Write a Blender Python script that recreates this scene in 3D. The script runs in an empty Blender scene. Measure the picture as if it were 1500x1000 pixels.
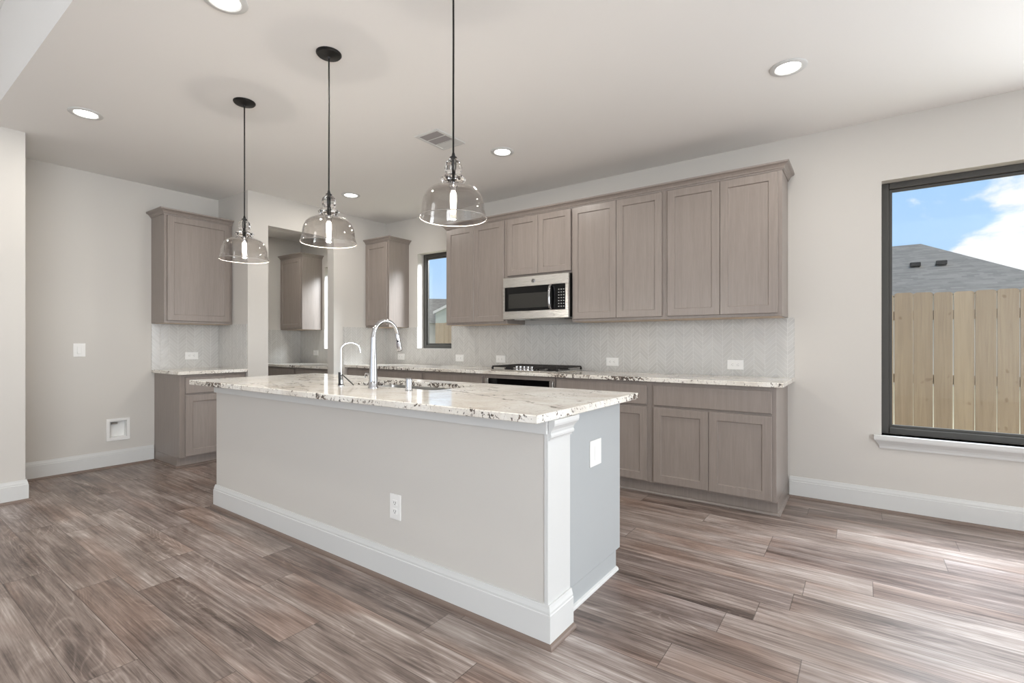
import bpy, bmesh, math, random
from mathutils import Vector, Matrix
random.seed(4)
PI = math.pi
C = bpy.context.scene.collection
sc = bpy.context.scene
R = math.radians

# ------------------------------------------------------------------ camera
cam_d = bpy.data.cameras.new('camera')
cam = bpy.data.objects.new('camera', cam_d); C.objects.link(cam)
cam.location = (0.475, -4.328, 1.182)
cam.rotation_euler = (PI/2, 0, 0.623)
cam_d.sensor_width = 36.0
cam_d.lens = 36.0*719.77/1500
cam_d.shift_x = 2.22/1500
cam_d.shift_y = 1.85/1500
cam_d.clip_start = 0.05; cam_d.clip_end = 400
sc.camera = cam
# ------------------------------------------------------------------ view
sc.view_settings.view_transform = 'Standard'
sc.view_settings.look = 'None'
sc.view_settings.gamma = 1.0
sc.view_settings.use_curve_mapping = False
sc.view_settings.exposure = 0.12
sc.cycles.caustics_reflective = False
sc.cycles.caustics_refractive = False
sc.cycles.sample_clamp_indirect = 6.0

# ------------------------------------------------------------------ node helper
class NT:
    def __init__(s, tree):
        s.t = tree; s.n = tree.nodes; s.l = tree.links
    def new(s, typ, **kw):
        n = s.n.new(typ)
        for k, v in kw.items(): setattr(n, k, v)
        return n
    def put(s, sock, v):
        if hasattr(v, 'is_linked') or isinstance(v, bpy.types.NodeSocket): s.l.new(v, sock)
        else: sock.default_value = v
    def m(s, op, a, b=0.0, c=0.0, clamp=False):
        n = s.new('ShaderNodeMath', operation=op); n.use_clamp = clamp
        s.put(n.inputs[0], a); s.put(n.inputs[1], b); s.put(n.inputs[2], c)
        return n.outputs[0]
    def mapr(s, v, a, b, c=0.0, d=1.0, smooth=False):
        n = s.new('ShaderNodeMapRange')
        if smooth: n.interpolation_type = 'SMOOTHSTEP'
        for i, x in enumerate((v, a, b, c, d)): s.put(n.inputs[i], x)
        return n.outputs[0]
    def mix(s, f, a, b, mode='MIX'):
        n = s.new('ShaderNodeMix', data_type='RGBA', blend_type=mode)
        s.put(n.inputs[0], f)
        s.put(n.inputs[6], a if not isinstance(a, tuple) else (*a[:3], 1)); s.put(n.inputs[7], b if not isinstance(b, tuple) else (*b[:3], 1))
        return n.outputs[2]
    def xyz(s, v):
        n = s.new('ShaderNodeSeparateXYZ'); s.l.new(v, n.inputs[0]); return n.outputs
    def vec(s, x, y, z=0.0):
        n = s.new('ShaderNodeCombineXYZ')
        for i, q in enumerate((x, y, z)): s.put(n.inputs[i], q)
        return n.outputs[0]
    def noise(s, v, scale=1.0, detail=2.0, rough=0.5, dist=0.0):
        n = s.new('ShaderNodeTexNoise')
        s.l.new(v, n.inputs['Vector'])
        s.put(n.inputs['Scale'], scale); s.put(n.inputs['Detail'], detail)
        s.put(n.inputs['Roughness'], rough); s.put(n.inputs['Distortion'], dist)
        return n.outputs[0]
    def white(s, v):
        n = s.new('ShaderNodeTexWhiteNoise', noise_dimensions='3D'); s.l.new(v, n.inputs['Vector'])
        return n.outputs
    def obj(s): return s.new('ShaderNodeTexCoord').outputs['Object']
    def vmul(s, v, k):
        n = s.new('ShaderNodeVectorMath', operation='MULTIPLY'); s.l.new(v, n.inputs[0]); n.inputs[1].default_value = k
        return n.outputs[0]
    def vadd(s, v, k):
        n = s.new('ShaderNodeVectorMath', operation='ADD'); s.l.new(v, n.inputs[0]); s.put(n.inputs[1], k)
        return n.outputs[0]
    def ramp(s, f, stops):
        n = s.new('ShaderNodeValToRGB'); s.l.new(f, n.inputs[0])
        e = n.color_ramp.elements
        while len(e) < len(stops): e.new(0.5)
        for q, (p, c) in zip(e, stops): q.position = p; q.color = (*c, 1)
        return n.outputs[0]
    def bump(s, h, strength=0.2, dist=0.01):
        n = s.new('ShaderNodeBump'); n.inputs['Strength'].default_value = strength; n.inputs['Distance'].default_value = dist
        s.l.new(h, n.inputs['Height']); return n.outputs[0]

def srgb(r, g, b):
    f = lambda c: (c/12.92 if c <= 0.04045 else ((c+0.055)/1.055)**2.4)
    return tuple(f(x/255.0) for x in (r, g, b))

def mat(name, col=(.8, .8, .8), rough=.5, metal=0.0, spec=0.5, **kw):
    m = bpy.data.materials.new(name); m.use_nodes = True
    b = m.node_tree.nodes['Principled BSDF']
    b.inputs['Base Color'].default_value = (*col, 1); b.inputs['Roughness'].default_value = rough
    b.inputs['Metallic'].default_value = metal; b.inputs['Specular IOR Level'].default_value = spec
    for k, v in kw.items(): b.inputs[k].default_value = v
    return m
def nt(m): return NT(m.node_tree), m.node_tree.nodes['Principled BSDF']

# ------------------------------------------------------------------ sky
w = bpy.data.worlds.new('sky'); sc.world = w; w.use_nodes = True
t = NT(w.node_tree)
for n in list(t.n): t.n.remove(n)
d = t.new('ShaderNodeTexCoord').outputs['Generated']
dx, dy, dz = t.xyz(d)
up = t.mapr(dz, 0.0, 0.6, 0, 1)
blue = t.ramp(up, [(0, srgb(214, 232, 252)), (.22, srgb(184, 218, 254)), (.55, srgb(158, 204, 252)), (1, srgb(120, 175, 240))])
cl = t.noise(t.vmul(d, (1.0, 1.0, 1.7)), 5.5, 9, .56, .35)
bias = t.mapr(t.m('DIVIDE', dx, t.m('MAXIMUM', dy, .05)), .04, .17, -.13, .16)
cm = t.mapr(t.m('ADD', cl, bias), .50, .60, 0, 1, True)
bg = t.new('ShaderNodeBackground'); t.l.new(t.mix(cm, blue, (1.02, 1.02, 1.05)), bg.inputs[0]); bg.inputs[1].default_value = 1.0
out = t.new('ShaderNodeOutputWorld'); t.l.new(bg.outputs[0], out.inputs[0])

# ------------------------------------------------------------------ area lamps: daylight in the unseen living-room windows and an added door
def area(name, loc, rot, sx, sy, watt, col):
    l = bpy.data.lights.new(name, 'AREA'); l.shape = 'RECTANGLE'; l.size = sx; l.size_y = sy
    l.energy = watt; l.color = col
    o = bpy.data.objects.new(name, l); C.objects.link(o); o.location = loc; o.rotation_euler = rot
    return o
DAY = (0.87, 0.935, 1.0)
area('daylight_right_window', (4.06, -6.9, 1.30), (0, R(104), 0), 2.2, 4.2, 335, DAY)
area('daylight_added_door', (2.75, 0.03, 1.22), (R(-90), 0, 0), 2.0, 2.2, 120, DAY)  # area lamp in the added door opening, brightens the floor at right
area('daylight_rear_window', (-2.0, -9.16, 1.45), (R(104), 0, 0), 4.6, 2.3, 18, DAY)
def aimed(name, loc, to, sx, sy, watt):
    o = area(name, loc, (0, 0, 0), sx, sy, watt, DAY)
    o.rotation_euler = (Vector(to)-Vector(loc)).to_track_quat('-Z', 'Y').to_euler()
# added lamps standing in for open sky, unseen above the kitchen windows
aimed('sky_fill_large_window', (1.6, 3.3, 5.3), (.9, -.8, .5), 4.2, 2.0, 900)
aimed('sky_fill_small_window', (-2.9, 1.1, 3.0), (-4.0, 0, 1.7), .8, .7, 170)
aimed('sky_fill_pantry_window', (-4.85, 1.1, 3.0), (-5.95, 0, 1.7), .8, .7, 170)
sun_d = bpy.data.lights.new('sun', 'SUN'); sun_d.energy = 1.6; sun_d.angle = R(3); sun_d.color = (1, .96, .9)
sun = bpy.data.objects.new('sun', sun_d); C.objects.link(sun); sun.rotation_euler = (R(15), R(8), 0)
DOWNLIGHT_W = 8.5
PENDANT_W = 9.5

# ------------------------------------------------------------------ mesh helpers
class MB:
    def __init__(s): s.bm = bmesh.new(); s.mi = 0
    def face(s, vs):
        try:
            f = s.bm.faces.new(vs); f.material_index = s.mi; return f
        except ValueError: return None
    def box(s, x0, x1, y0, y1, z0, z1, bev=0.0, seg=1):
        if x0 > x1: x0, x1 = x1, x0
        if y0 > y1: y0, y1 = y1, y0
        if z0 > z1: z0, z1 = z1, z0
        v = [s.bm.verts.new(p) for p in ((x0,y0,z0),(x1,y0,z0),(x1,y1,z0),(x0,y1,z0),(x0,y0,z1),(x1,y0,z1),(x1,y1,z1),(x0,y1,z1))]
        fs = [s.face([v[i] for i in q]) for q in ((0,3,2,1),(4,5,6,7),(0,1,5,4),(1,2,6,5),(2,3,7,6),(3,0,4,7))]
        if bev > 0:
            es = list({e for f in fs for e in f.edges})
            bmesh.ops.bevel(s.bm, geom=es, offset=bev, segments=seg, affect='EDGES', profile=.5)
        return s
    def loft(s, rings, cap0=True, cap1=True, closed=True):
        rv = [[s.bm.verts.new(p) for p in r] for r in rings]
        n = len(rv[0])
        for a, b in zip(rv, rv[1:]):
            for i in range(n if closed else n-1):
                j = (i+1) % n
                s.face([a[i], a[j], b[j], b[i]])
        if cap0: s.face(rv[0][::-1])
        if cap1: s.face(rv[-1])
        return s
    def lathe(s, prof, n=32, c=(0,0,0), cap0=False, cap1=False):
        rings = [[(c[0]+r*math.cos(2*PI*i/n), c[1]+r*math.sin(2*PI*i/n), c[2]+z) for i in range(n)] for r, z in prof]
        return s.loft(rings, cap0, cap1)
    def cyl(s, p0, p1, r0, r1=None, n=16):
        return s.tube([p0, p1], [r0, r0 if r1 is None else r1], n)
    def tube(s, pts, rad, n=12):
        pts = [Vector(p) for p in pts]
        if not isinstance(rad, (list, tuple)): rad = [rad]*len(pts)
        rings = []; prev = None
        for i, p in enumerate(pts):
            a = pts[max(i-1, 0)]; b = pts[min(i+1, len(pts)-1)]
            tg = (b-a).normalized()
            if prev is None:
                ref = Vector((0, 0, 1)) if abs(tg.z) < .9 else Vector((1, 0, 0))
                u = tg.cross(ref).normalized()
            else:
                u = (prev - tg*prev.dot(tg)).normalized()
            prev = u; v = tg.cross(u)
            rings.append([tuple(p + (u*math.cos(2*PI*k/n) + v*math.sin(2*PI*k/n))*rad[i]) for k in range(n)])
        return s.loft(rings)
    def sweep(s, path, prof):
        """profile of (out, z) swept along an open XY path; 'out' is to the right of the walking direction, corners mitred"""
        P = [Vector(p) for p in path]
        nr = []
        for a, b in zip(P, P[1:]):
            t_ = (b-a).normalized(); nr.append(Vector((t_.y, -t_.x)))
        rings = []
        for i, p in enumerate(P):
            if i == 0: o = nr[0]
            elif i == len(P)-1: o = nr[-1]
            else:
                o = (nr[i-1]+nr[i]); o = o/(o.dot(nr[i]))
            rings.append([(p.x+o.x*dd, p.y+o.y*dd, z) for dd, z in prof])
        return s.loft(rings)
    def rings_rect(s, x0, x1, y0, y1, prof, sides='lrf'):
        """stack of rectangles grown outward by d at height z, on the sides named (l, r, f = front -y, b = back)"""
        rings = []
        for dd, z in prof:
            a = x0-dd if 'l' in sides else x0; b = x1+dd if 'r' in sides else x1
            c = y0-dd if 'f' in sides else y0; e = y1+dd if 'b' in sides else y1
            rings.append([(a, c, z), (b, c, z), (b, e, z), (a, e, z)])
        return s.loft(rings)
    def build(s, name, m, parent=None, smooth=False, angle=35, loc=None, rotz=0, kind=None):
        bmesh.ops.recalc_face_normals(s.bm, faces=s.bm.faces)
        me = bpy.data.meshes.new(name); s.bm.to_mesh(me); s.bm.free()
        for q in (m if isinstance(m, (list, tuple)) else [m]): me.materials.append(q)
        if smooth:
            for p in me.polygons: p.use_smooth = True
            try: me.set_sharp_from_angle(angle=R(angle))
            except Exception: pass
        o = bpy.data.objects.new(name, me); C.objects.link(o)
        if parent: o.parent = parent
        if loc: o.location = loc
        o.rotation_euler.z = rotz
        if kind: o['kind'] = kind
        return o

def tag(o, label, cat, group=None):
    o['label'] = label; o['category'] = cat
    if group: o['group'] = group
    return o
def thing(name, label, cat, loc=(0,0,0), rotz=0, group=None):
    o = bpy.data.objects.new(name, None); C.objects.link(o)
    o.empty_display_size = .1
    o.location = loc; o.rotation_euler.z = rotz
    return tag(o, label, cat, group)
def structure(name, mb, m, **kw): return mb.build(name, m, kind='structure', **kw)
def copy_tree(o, parent=None):
    c = o.copy(); C.objects.link(c)
    if parent: c.parent = parent
    for ch in list(o.children): copy_tree(ch, c)
    return c

# ------------------------------------------------------------------ materials
def paint(name, rgb, rough=.6, bump=.15, sc_=220):
    m = mat(name, srgb(*rgb), rough, spec=.35); t, b = nt(m)
    n = t.noise(t.obj(), sc_, 3, .6)
    t.l.new(t.bump(n, bump, .002), b.inputs['Normal'])
    return m
M = {}
M['wall'] = paint('wall_paint', (202, 198, 192), .65)
M['ceiling'] = paint('ceiling_paint', (237, 235, 232), .75)
M['trim'] = paint('white_trim_paint', (208, 208, 206), .35, .04)
M['panel'] = paint('glare_tinted_panel', (170, 173, 174), .35, .03)  # taupe cabinet panel, window glare put into a paler, bluish colour
M['plastic'] = mat('white_plastic', srgb(232, 231, 228), .3)
M['slot'] = mat('dark_slot', srgb(60, 58, 55), .5)
M['slit'] = mat('outlet_slit', srgb(140, 138, 134), .5)
M['frame'] = mat('dark_bronze_frame', srgb(66, 64, 60), .45)
M['black'] = mat('satin_black_metal', srgb(20, 19, 18), .4, .3)
M['blackglass'] = mat('black_glass', srgb(8, 8, 9), .05, 0, .25)
M['iron'] = mat('cast_iron', srgb(24, 20, 18), .55)
M['chrome'] = mat('chrome', (.56, .56, .57), .07, 1.0)
M['shoe'] = mat('brown_shoe_moulding', srgb(120, 104, 94), .5)

m = mat('brushed_steel', (.62, .60, .57), .28, 1.0); t, b = nt(m)
n = t.noise(t.vmul(t.obj(), (2, 60, 160)), 3, 3); t.l.new(t.mapr(n, .3, .7, .25, .31), b.inputs['Roughness']); M['steel'] = m

def cabinet_stain(name, rgb):
    m = mat(name, srgb(*rgb), .32, spec=.5); t, b = nt(m)
    o = t.obj()
    n1 = t.noise(t.vmul(o, (26, 26, 1.6)), 2.0, 5, .6, .4)
    n2 = t.noise(t.vmul(o, (160, 160, 5)), 2.0, 3, .6)
    f = t.m('ADD', t.m('MULTIPLY', n1, .6), t.m('MULTIPLY', n2, .4))
    a = tuple(x*.90 for x in srgb(*rgb)); c = tuple(x*1.09 for x in srgb(*rgb))
    t.l.new(t.mix(t.mapr(f, .35, .65), a, c), b.inputs['Base Color'])
    t.l.new(t.bump(n2, .06, .002), b.inputs['Normal'])
    return m
M['cab'] = cabinet_stain('taupe_cabinet_stain', (141, 131, 124))
M['maple'] = cabinet_stain('natural_maple', (196, 170, 140))

def floor_planks():
    m = mat('vinyl_plank_floor', rough=.4); t, b = nt(m)
    x, y, z = t.xyz(t.obj())
    v = t.m('DIVIDE', t.m('ADD', y, 3.827), .18)
    row = t.m('FLOOR', v); fy = t.m('FRACT', v)
    rr = t.white(t.vec(row, 7.3, 1.1))[0]
    u = t.m('DIVIDE', t.m('ADD', x, t.m('MULTIPLY', rr, 5.0)), 1.22)
    col = t.m('FLOOR', u); fx = t.m('FRACT', u)
    rv, rc = t.white(t.vec(row, col, 3.7))
    r1, r2, r3 = t.xyz(rc)
    gx = t.m('ADD', x, t.m('MULTIPLY', r1, 40)); gy = t.m('ADD', y, t.m('MULTIPLY', r2, 30))
    gz = t.m('MULTIPLY', r3, 9)
    V = lambda a, c: t.vec(t.m('MULTIPLY', gx, a), t.m('MULTIPLY', gy, c), gz)
    patch = t.noise(V(1.9, 9.0), 1.0, 4, .60, .6)
    streak = t.noise(V(1.5, 58), 1.0, 8, .68, .25)
    fine = t.noise(V(4, 170), 1.0, 5, .68)
    contour = t.noise(V(1.1, 6.0), 1.0, 1.2, .4, .8)
    ring = t.mapr(t.m('ABSOLUTE', t.m('SUBTRACT', t.m('FRACT', t.m('MULTIPLY', contour, 24)), .5)), .30, .5, -.35, 1.0, True)
    rmask = t.mapr(t.noise(V(.9, 3.4), 1.3, 1), .52, .64, 0, 1, True)
    val = t.m('ADD', t.m('MULTIPLY', patch, .42), t.m('ADD', t.m('MULTIPLY', streak, .42), t.m('MULTIPLY', fine, .27)))
    val = t.m('ADD', val, t.m('MULTIPLY', t.m('MULTIPLY', ring, rmask), .036))
    val = t.m('ADD', val, t.m('MULTIPLY', t.m('SUBTRACT', rv, .5), .09))
    c = t.ramp(t.mapr(val, .405, .725), [(0, srgb(74, 63, 58)), (.26, srgb(110, 96, 89)), (.50, srgb(138, 124, 116)), (.76, srgb(166, 154, 147)), (1, srgb(200, 191, 185))])
    warm = t.mapr(t.noise(V(1.1, 3.6), 1.0, 2), .48, .68, 0, .55, True)
    c = t.mix(warm, c, t.mix(1.0, c, srgb(238, 212, 196), 'MULTIPLY'))
    cool = t.mapr(r3, .6, 1.0, 0, .35)
    c = t.mix(cool, c, t.mix(1.0, c, srgb(222, 222, 232), 'MULTIPLY'))
    seam = t.m('MAXIMUM', t.m('LESS_THAN', fy, .016), t.m('LESS_THAN', fx, .0026))
    c = t.mix(t.m('MULTIPLY', seam, .62), c, srgb(52, 42, 38))
    t.l.new(c, b.inputs['Base Color'])
    t.l.new(t.mapr(streak, .3, .7, .30, .42), b.inputs['Roughness'])
    h = t.m('SUBTRACT', t.m('MULTIPLY', streak, .35), seam)
    t.l.new(t.bump(h, .18, .002), b.inputs['Normal'])
    return m
M['floor'] = floor_planks()

def granite(name, seed, bias, veins=True):
    m = mat(name, rough=.09); t, b = nt(m)
    o = t.vadd(t.obj(), (seed, seed*.7, seed*.3))
    base = t.ramp(t.noise(o, 3.2, 5, .6, .5), [(.3, srgb(206, 198, 187)), (.5, srgb(228, 223, 214)), (.7, srgb(240, 238, 233))])
    gr = t.noise(o, 75, 3, .6)
    base = t.mix(t.mapr(gr, .56, .70, 0, .5), base, srgb(176, 168, 160))
    big = t.noise(o, 1.5, 3, .55, .8)
    mask = t.mapr(big, .42, .68, 0, 1, True)
    sp = t.noise(o, 46, 4, .64, .7)
    thr = t.m('SUBTRACT', bias, t.m('MULTIPLY', mask, .17))
    f = t.mapr(t.m('SUBTRACT', sp, thr), 0, .035, 0, 1, True)
    base = t.mix(t.m('MULTIPLY', f, .92), base, t.mix(t.mapr(gr, .4, .6), srgb(38, 33, 31), srgb(98, 78, 64)))
    if veins:
        ov = t.vmul(o, (.75, 1.7, 1.0))
        vn = t.noise(ov, 1.15, 5, .58, .9)
        line = t.mapr(t.m('ABSOLUTE', t.m('SUBTRACT', vn, .5)), 0, .010, 1, 0, True)
        vm = t.mapr(t.noise(o, 1.3, 2), .44, .60, 0, .75, True)
        base = t.mix(t.m('MULTIPLY', line, vm), base, srgb(112, 96, 84))
        px, py, pz = t.xyz(t.obj())
        wob = t.m('ADD', t.m('MULTIPLY', t.m('SUBTRACT', t.noise(o, 4.5, 5, .65), .5), .20), t.m('MULTIPLY', t.m('SUBTRACT', t.noise(o, 34, 3, .6), .5), .035))
        brk = t.noise(t.vmul(o, (1, 3, 1)), 9, 4, .65)
        for xa, ya, sl, x0, x1, wd in ((-1.385, -2.27, -.35, -1.50, -.46, .017), (-1.26, -2.135, -.28, -1.34, -.80, .009), (-2.83, -2.69, -.05, -2.95, -1.85, .013), (-2.5, -2.62, .02, -2.7, -2.2, .010), (-3.2, -2.2, .12, -3.4, -2.6, .009)):
            dd = t.m('ABSOLUTE', t.m('ADD', t.m('SUBTRACT', t.m('SUBTRACT', py, ya), t.m('MULTIPLY', t.m('SUBTRACT', px, xa), sl)), wob))
            f = t.m('MULTIPLY', t.mapr(dd, 0, wd, 1, 0, True), t.mapr(brk, .40, .56, .1, .85, True))
            f = t.m('MULTIPLY', f, t.m('MULTIPLY', t.mapr(px, x0, x0+.12, 0, 1, True), t.mapr(px, x1-.12, x1, 1, 0, True)))
            base = t.mix(f, base, srgb(104, 86, 74))
    t.l.new(base, b.inputs['Base Color'])
    return m
M['granite_island'] = granite('white_granite_top', 3.1, .735)
M['granite_edge'] = granite('white_granite_edge', 5.4, .60, False)
M['granite_run'] = granite('white_granite_run', 8.2, .615)

def chevron_tile():
    m = mat('chevron_tile', rough=.14); t, b = nt(m)
    x, y, z = t.xyz(t.obj())
    cw, pitch = .0785, .035
    u = t.m('DIVIDE', x, cw); c = t.m('FLOOR', u); f = t.m('FRACT', u)
    par = t.m('FRACT', t.m('MULTIPLY', c, .5))
    sgn = t.m('SUBTRACT', t.m('MULTIPLY', par, 4), 1)
    s = t.m('ADD', z, t.m('MULTIPLY', t.m('MULTIPLY', t.m('SUBTRACT', f, .5), cw), sgn))
    k = t.m('DIVIDE', s, pitch); kid = t.m('FLOOR', k); kf = t.m('FRACT', k)
    g = t.m('MAXIMUM', t.m('LESS_THAN', t.m('ABSOLUTE', t.m('SUBTRACT', kf, .5)), 2), 0)
    e1 = t.m('SUBTRACT', .5, t.m('ABSOLUTE', t.m('SUBTRACT', kf, .5)))
    e2 = t.m('SUBTRACT', .5, t.m('ABSOLUTE', t.m('SUBTRACT', f, .5)))
    grout = t.m('MAXIMUM', t.m('LESS_THAN', e1, .055), t.m('LESS_THAN', e2, .022))
    rv = t.white(t.vec(c, kid, 2.0))[0]
    tile = t.mix(rv, srgb(188, 186, 182), srgb(197, 195, 191))
    t.l.new(t.mix(grout, tile, srgb(206, 205, 202)), b.inputs['Base Color'])
    t.l.new(t.m('ADD', t.m('MULTIPLY', grout, .5), .14), b.inputs['Roughness'])
    hh = t.m('ADD', t.mapr(t.m('MINIMUM', e1, t.m('MULTIPLY', e2, 2.2)), .03, .16, 0, 1, True), t.m('MULTIPLY', t.noise(t.obj(), 45, 1), .5))
    t.l.new(t.bump(hh, .16, .003), b.inputs['Normal'])
    return m
M['tile'] = chevron_tile()

def thin_glass(name, tint, refl=1.0):
    m = bpy.data.materials.new(name); m.use_nodes = True
    t = NT(m.node_tree)
    for n in list(t.n): t.n.remove(n)
    tr = t.new('ShaderNodeBsdfTransparent'); tr.inputs[0].default_value = (*tint, 1)
    gl = t.new('ShaderNodeBsdfGlossy'); gl.inputs['Roughness'].default_value = .02; gl.inputs[0].default_value = (1, 1, 1, 1)
    lw = t.new('ShaderNodeLayerWeight'); lw.inputs[0].default_value = .5
    f = t.m('MULTIPLY', t.m('ADD', t.m('MULTIPLY', t.m('POWER', lw.outputs['Facing'], 4.0), .75), .045), refl, clamp=True)
    mx = t.new('ShaderNodeMixShader'); t.l.new(f, mx.inputs[0]); t.l.new(tr.outputs[0], mx.inputs[1]); t.l.new(gl.outputs[0], mx.inputs[2])
    o = t.new('ShaderNodeOutputMaterial'); t.l.new(mx.outputs[0], o.inputs[0])
    return m
M['pane'] = thin_glass('window_glass', (.97, .98, .98), .45)
M['smoke'] = thin_glass('smoked_pendant_glass', (.875, .862, .85), 1.25)
M['glassrim'] = mat('bright_glass_edge', srgb(150, 144, 137), .10)
M['crystal'] = mat('cut_crystal', (.97, .96, .95), .02, **{'Transmission Weight': 1.0, 'IOR': 1.5})
def glow(name, col, s):
    m = mat(name, col); b = m.node_tree.nodes['Principled BSDF']
    b.inputs['Emission Color'].default_value = (*col, 1); b.inputs['Emission Strength'].default_value = s
    return m
M['lens'] = glow('lit_lens', (1, .97, .92), 8)
M['bulb'] = glow('lit_bulb', (1, .93, .82), 7)

def fence_wood():
    m = mat('weathered_cedar', rough=.8); t, b = nt(m)
    o = t.obj(); x, y, z = t.xyz(o)
    rnd = t.white(t.vec(t.m('FLOOR', t.m('DIVIDE', x, .146)), 1.0, 2.0))[0]
    n = t.noise(t.vmul(o, (30, 30, 1.3)), 1.5, 5, .6, .6)
    kn = t.mapr(t.noise(t.vmul(o, (1, 1, .7)), 14, 1), .70, .78, 0, .6, True)
    f = t.m('ADD', t.m('MULTIPLY', n, .7), t.m('MULTIPLY', rnd, .3))
    c = t.mix(t.mapr(f, .25, .75), srgb(132, 114, 94), srgb(160, 142, 118))
    t.l.new(t.mix(kn, c, srgb(110, 84, 60)), b.inputs['Base Color'])
    return m
M['cedar'] = fence_wood()
def shingles():
    m = mat('grey_shingles', rough=.9); t, b = nt(m)
    o = t.obj(); x, y, z = t.xyz(o)
    r = t.m('FLOOR', t.m('DIVIDE', z, .055)); c = t.m('FLOOR', t.m('ADD', t.m('DIVIDE', x, .3), t.m('MULTIPLY', t.white(t.vec(r, 0.0, 0.0))[0], 5)))
    rv = t.white(t.vec(r, c, 0.0))[0]
    n = t.noise(o, 9, 4, .7)
    f = t.m('ADD', t.m('MULTIPLY', rv, .5), t.m('MULTIPLY', n, .5))
    t.l.new(t.mix(f, srgb(104, 100, 93), srgb(144, 140, 131)), b.inputs['Base Color'])
    return m
M['shingle'] = shingles()
M['siding'] = mat('pale_siding', srgb(196, 192, 184), .8)
def grass():
    m = mat('lawn', rough=.9); t, b = nt(m)
    t.l.new(t.mix(t.noise(t.obj(), 2.5, 5, .7), srgb(168, 160, 128), srgb(212, 204, 176)), b.inputs['Base Color'])
    return m
M['lawn'] = grass()

# ------------------------------------------------------------------ room shell
XK, XKB = -4.668, -4.79         # kitchen left partition, its pantry side
XL, XN = -5.317, -6.68          # niche wall, pantry wall
X0 = -4.618                     # living-room wall at the far left
XR, YR, ZC, ZH = 4.1, -9.2, 2.754, 3.35
YB = -3.668                     # edge of the kitchen ceiling

structure('floor', MB().box(XN-.15, XR+.15, YR-.15, .16, -.10, 0), M['floor'])
structure('ceiling', MB().box(XN-.15, XR+.15, YB, .16, ZC, ZC+.12), M['ceiling'])
structure('ceiling_living', MB().box(X0-.15, XR+.15, YR-.15, YB+.02, ZH, ZH+.12), M['ceiling'])
structure('wall_bulkhead', MB().box(X0-.12, XR, YB, YB+.10, ZC+.12, ZH), M['ceiling'])

def wall_x(name, x0, x1, y0, y1, z0, z1, holes, m=None):
    """wall along x with rectangular holes (xa, xb, za, zb)"""
    mb = MB(); xs = sorted({x0, x1, *[h[0] for h in holes], *[h[1] for h in holes]})
    for a, b in zip(xs, xs[1:]):
        hs = [h for h in holes if h[0] <= a+1e-6 and h[1] >= b-1e-6]
        if not hs: mb.box(a, b, y0, y1, z0, z1)
        else:
            h = hs[0]
            if h[2] > z0: mb.box(a, b, y0, y1, z0, h[2])
            if h[3] < z1: mb.box(a, b, y0, y1, h[3], z1)
    return structure(name, mb, m or M['wall'])
def wall_y(name, x0, x1, y0, y1, z0, z1, holes, m=None):
    mb = MB(); ys = sorted({y0, y1, *[h[0] for h in holes], *[h[1] for h in holes]})
    for a, b in zip(ys, ys[1:]):
        hs = [h for h in holes if h[0] <= a+1e-6 and h[1] >= b-1e-6]
        if not hs: mb.box(x0, x1, a, b, z0, z1)
        else:
            h = hs[0]
            if h[2] > z0: mb.box(x0, x1, a, b, z0, h[2])
            if h[3] < z1: mb.box(x0, x1, a, b, h[3], z1)
    return structure(name, mb, m or M['wall'])

W1 = (.578, 1.53, .535, 2.318)
WD = (1.73, 3.77, .08, 2.36)    # unseen patio door opening, added to bring light in at right
W2 = (-4.07, -3.49, 1.112, 2.296)
W3 = (-6.04, -5.45, 1.095, 2.305)
wall_x('wall_back', XN-.15, XR+.15, 0, .16, 0, ZC, [W1, WD, W2, W3])
wall_y('wall_partition', XKB, XK, -1.80, 0, 0, ZC, [(-1.587, -.791, 0, 2.428)])
structure('wall_niche_return', MB().box(XL-.12, XKB, -1.80, -1.68, 0, ZC), M['wall'])
wall_y('wall_left', XL-.12, XL, -3.58, -1.80, 0, ZC, [(-2.766, -2.634, .281, .435)])
structure('wall_pantry_left', MB().box(XN-.12, XN, -1.68, 0, 0, ZC), M['wall'])
structure('wall_pantry_front', MB().box(XN-.12, XL-.12, -1.80, -1.68, 0, ZC), M['wall'])
structure('wall_niche_end', MB().box(XL, X0-.12, -3.58, -3.46, 0, ZC), M['wall'])
structure('wall_living_left', MB().box(X0-.12, X0, YR, -3.46, 0, ZC).box(X0-.12, X0, YR, YB, ZC, ZH), M['wall'])
wall_y('wall_right', XR, XR+.15, YR, 0, 0, ZH, [(-9.0, -4.8, .2, 2.4)])
wall_x('wall_rear', X0-.12, XR, YR-.15, YR, 0, ZH, [(-4.4, .4, .3, 2.6)])

def window(name, hole, yf, parts='frame', rail=None, fw=.045):
    xa, xb, za, zb = hole
    o = MB()
    for a in ((xa, xa+fw, za, zb), (xb-fw, xb, za, zb), (xa+fw, xb-fw, za, za+fw), (xa+fw, xb-fw, zb-fw, zb)):
        o.box(a[0], a[1], yf, yf+.055, a[2], a[3], .004)
    fr = o.build(name, M['frame'], kind='structure')
    sa = fw; s2 = .018
    sash = MB()
    for a in ((xa+sa, xa+sa+s2, za+sa, zb-sa), (xb-sa-s2, xb-sa, za+sa, zb-sa), (xa+sa+s2, xb-sa-s2, za+sa, za+sa+s2), (xa+sa+s2, xb-sa-s2, zb-sa-s2, zb-sa)):
        sash.box(a[0], a[1], yf+.018, yf+.045, a[2], a[3], .002)
    sash.build('window_sash', M['frame'], fr)
    MB().box(xa+sa+s2-.004, xb-sa-s2+.004, yf+.030, yf+.034, za+sa+s2-.004, zb-sa-s2+.004).build('window_pane', M['pane'], fr)
    return fr
w1 = window('window_1', W1, .085)
window('added_door_1', WD, .085)  # frame and glass of the added, unseen patio door
window('window_2', W2, .10)
window('window_3', W3, .10)
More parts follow.
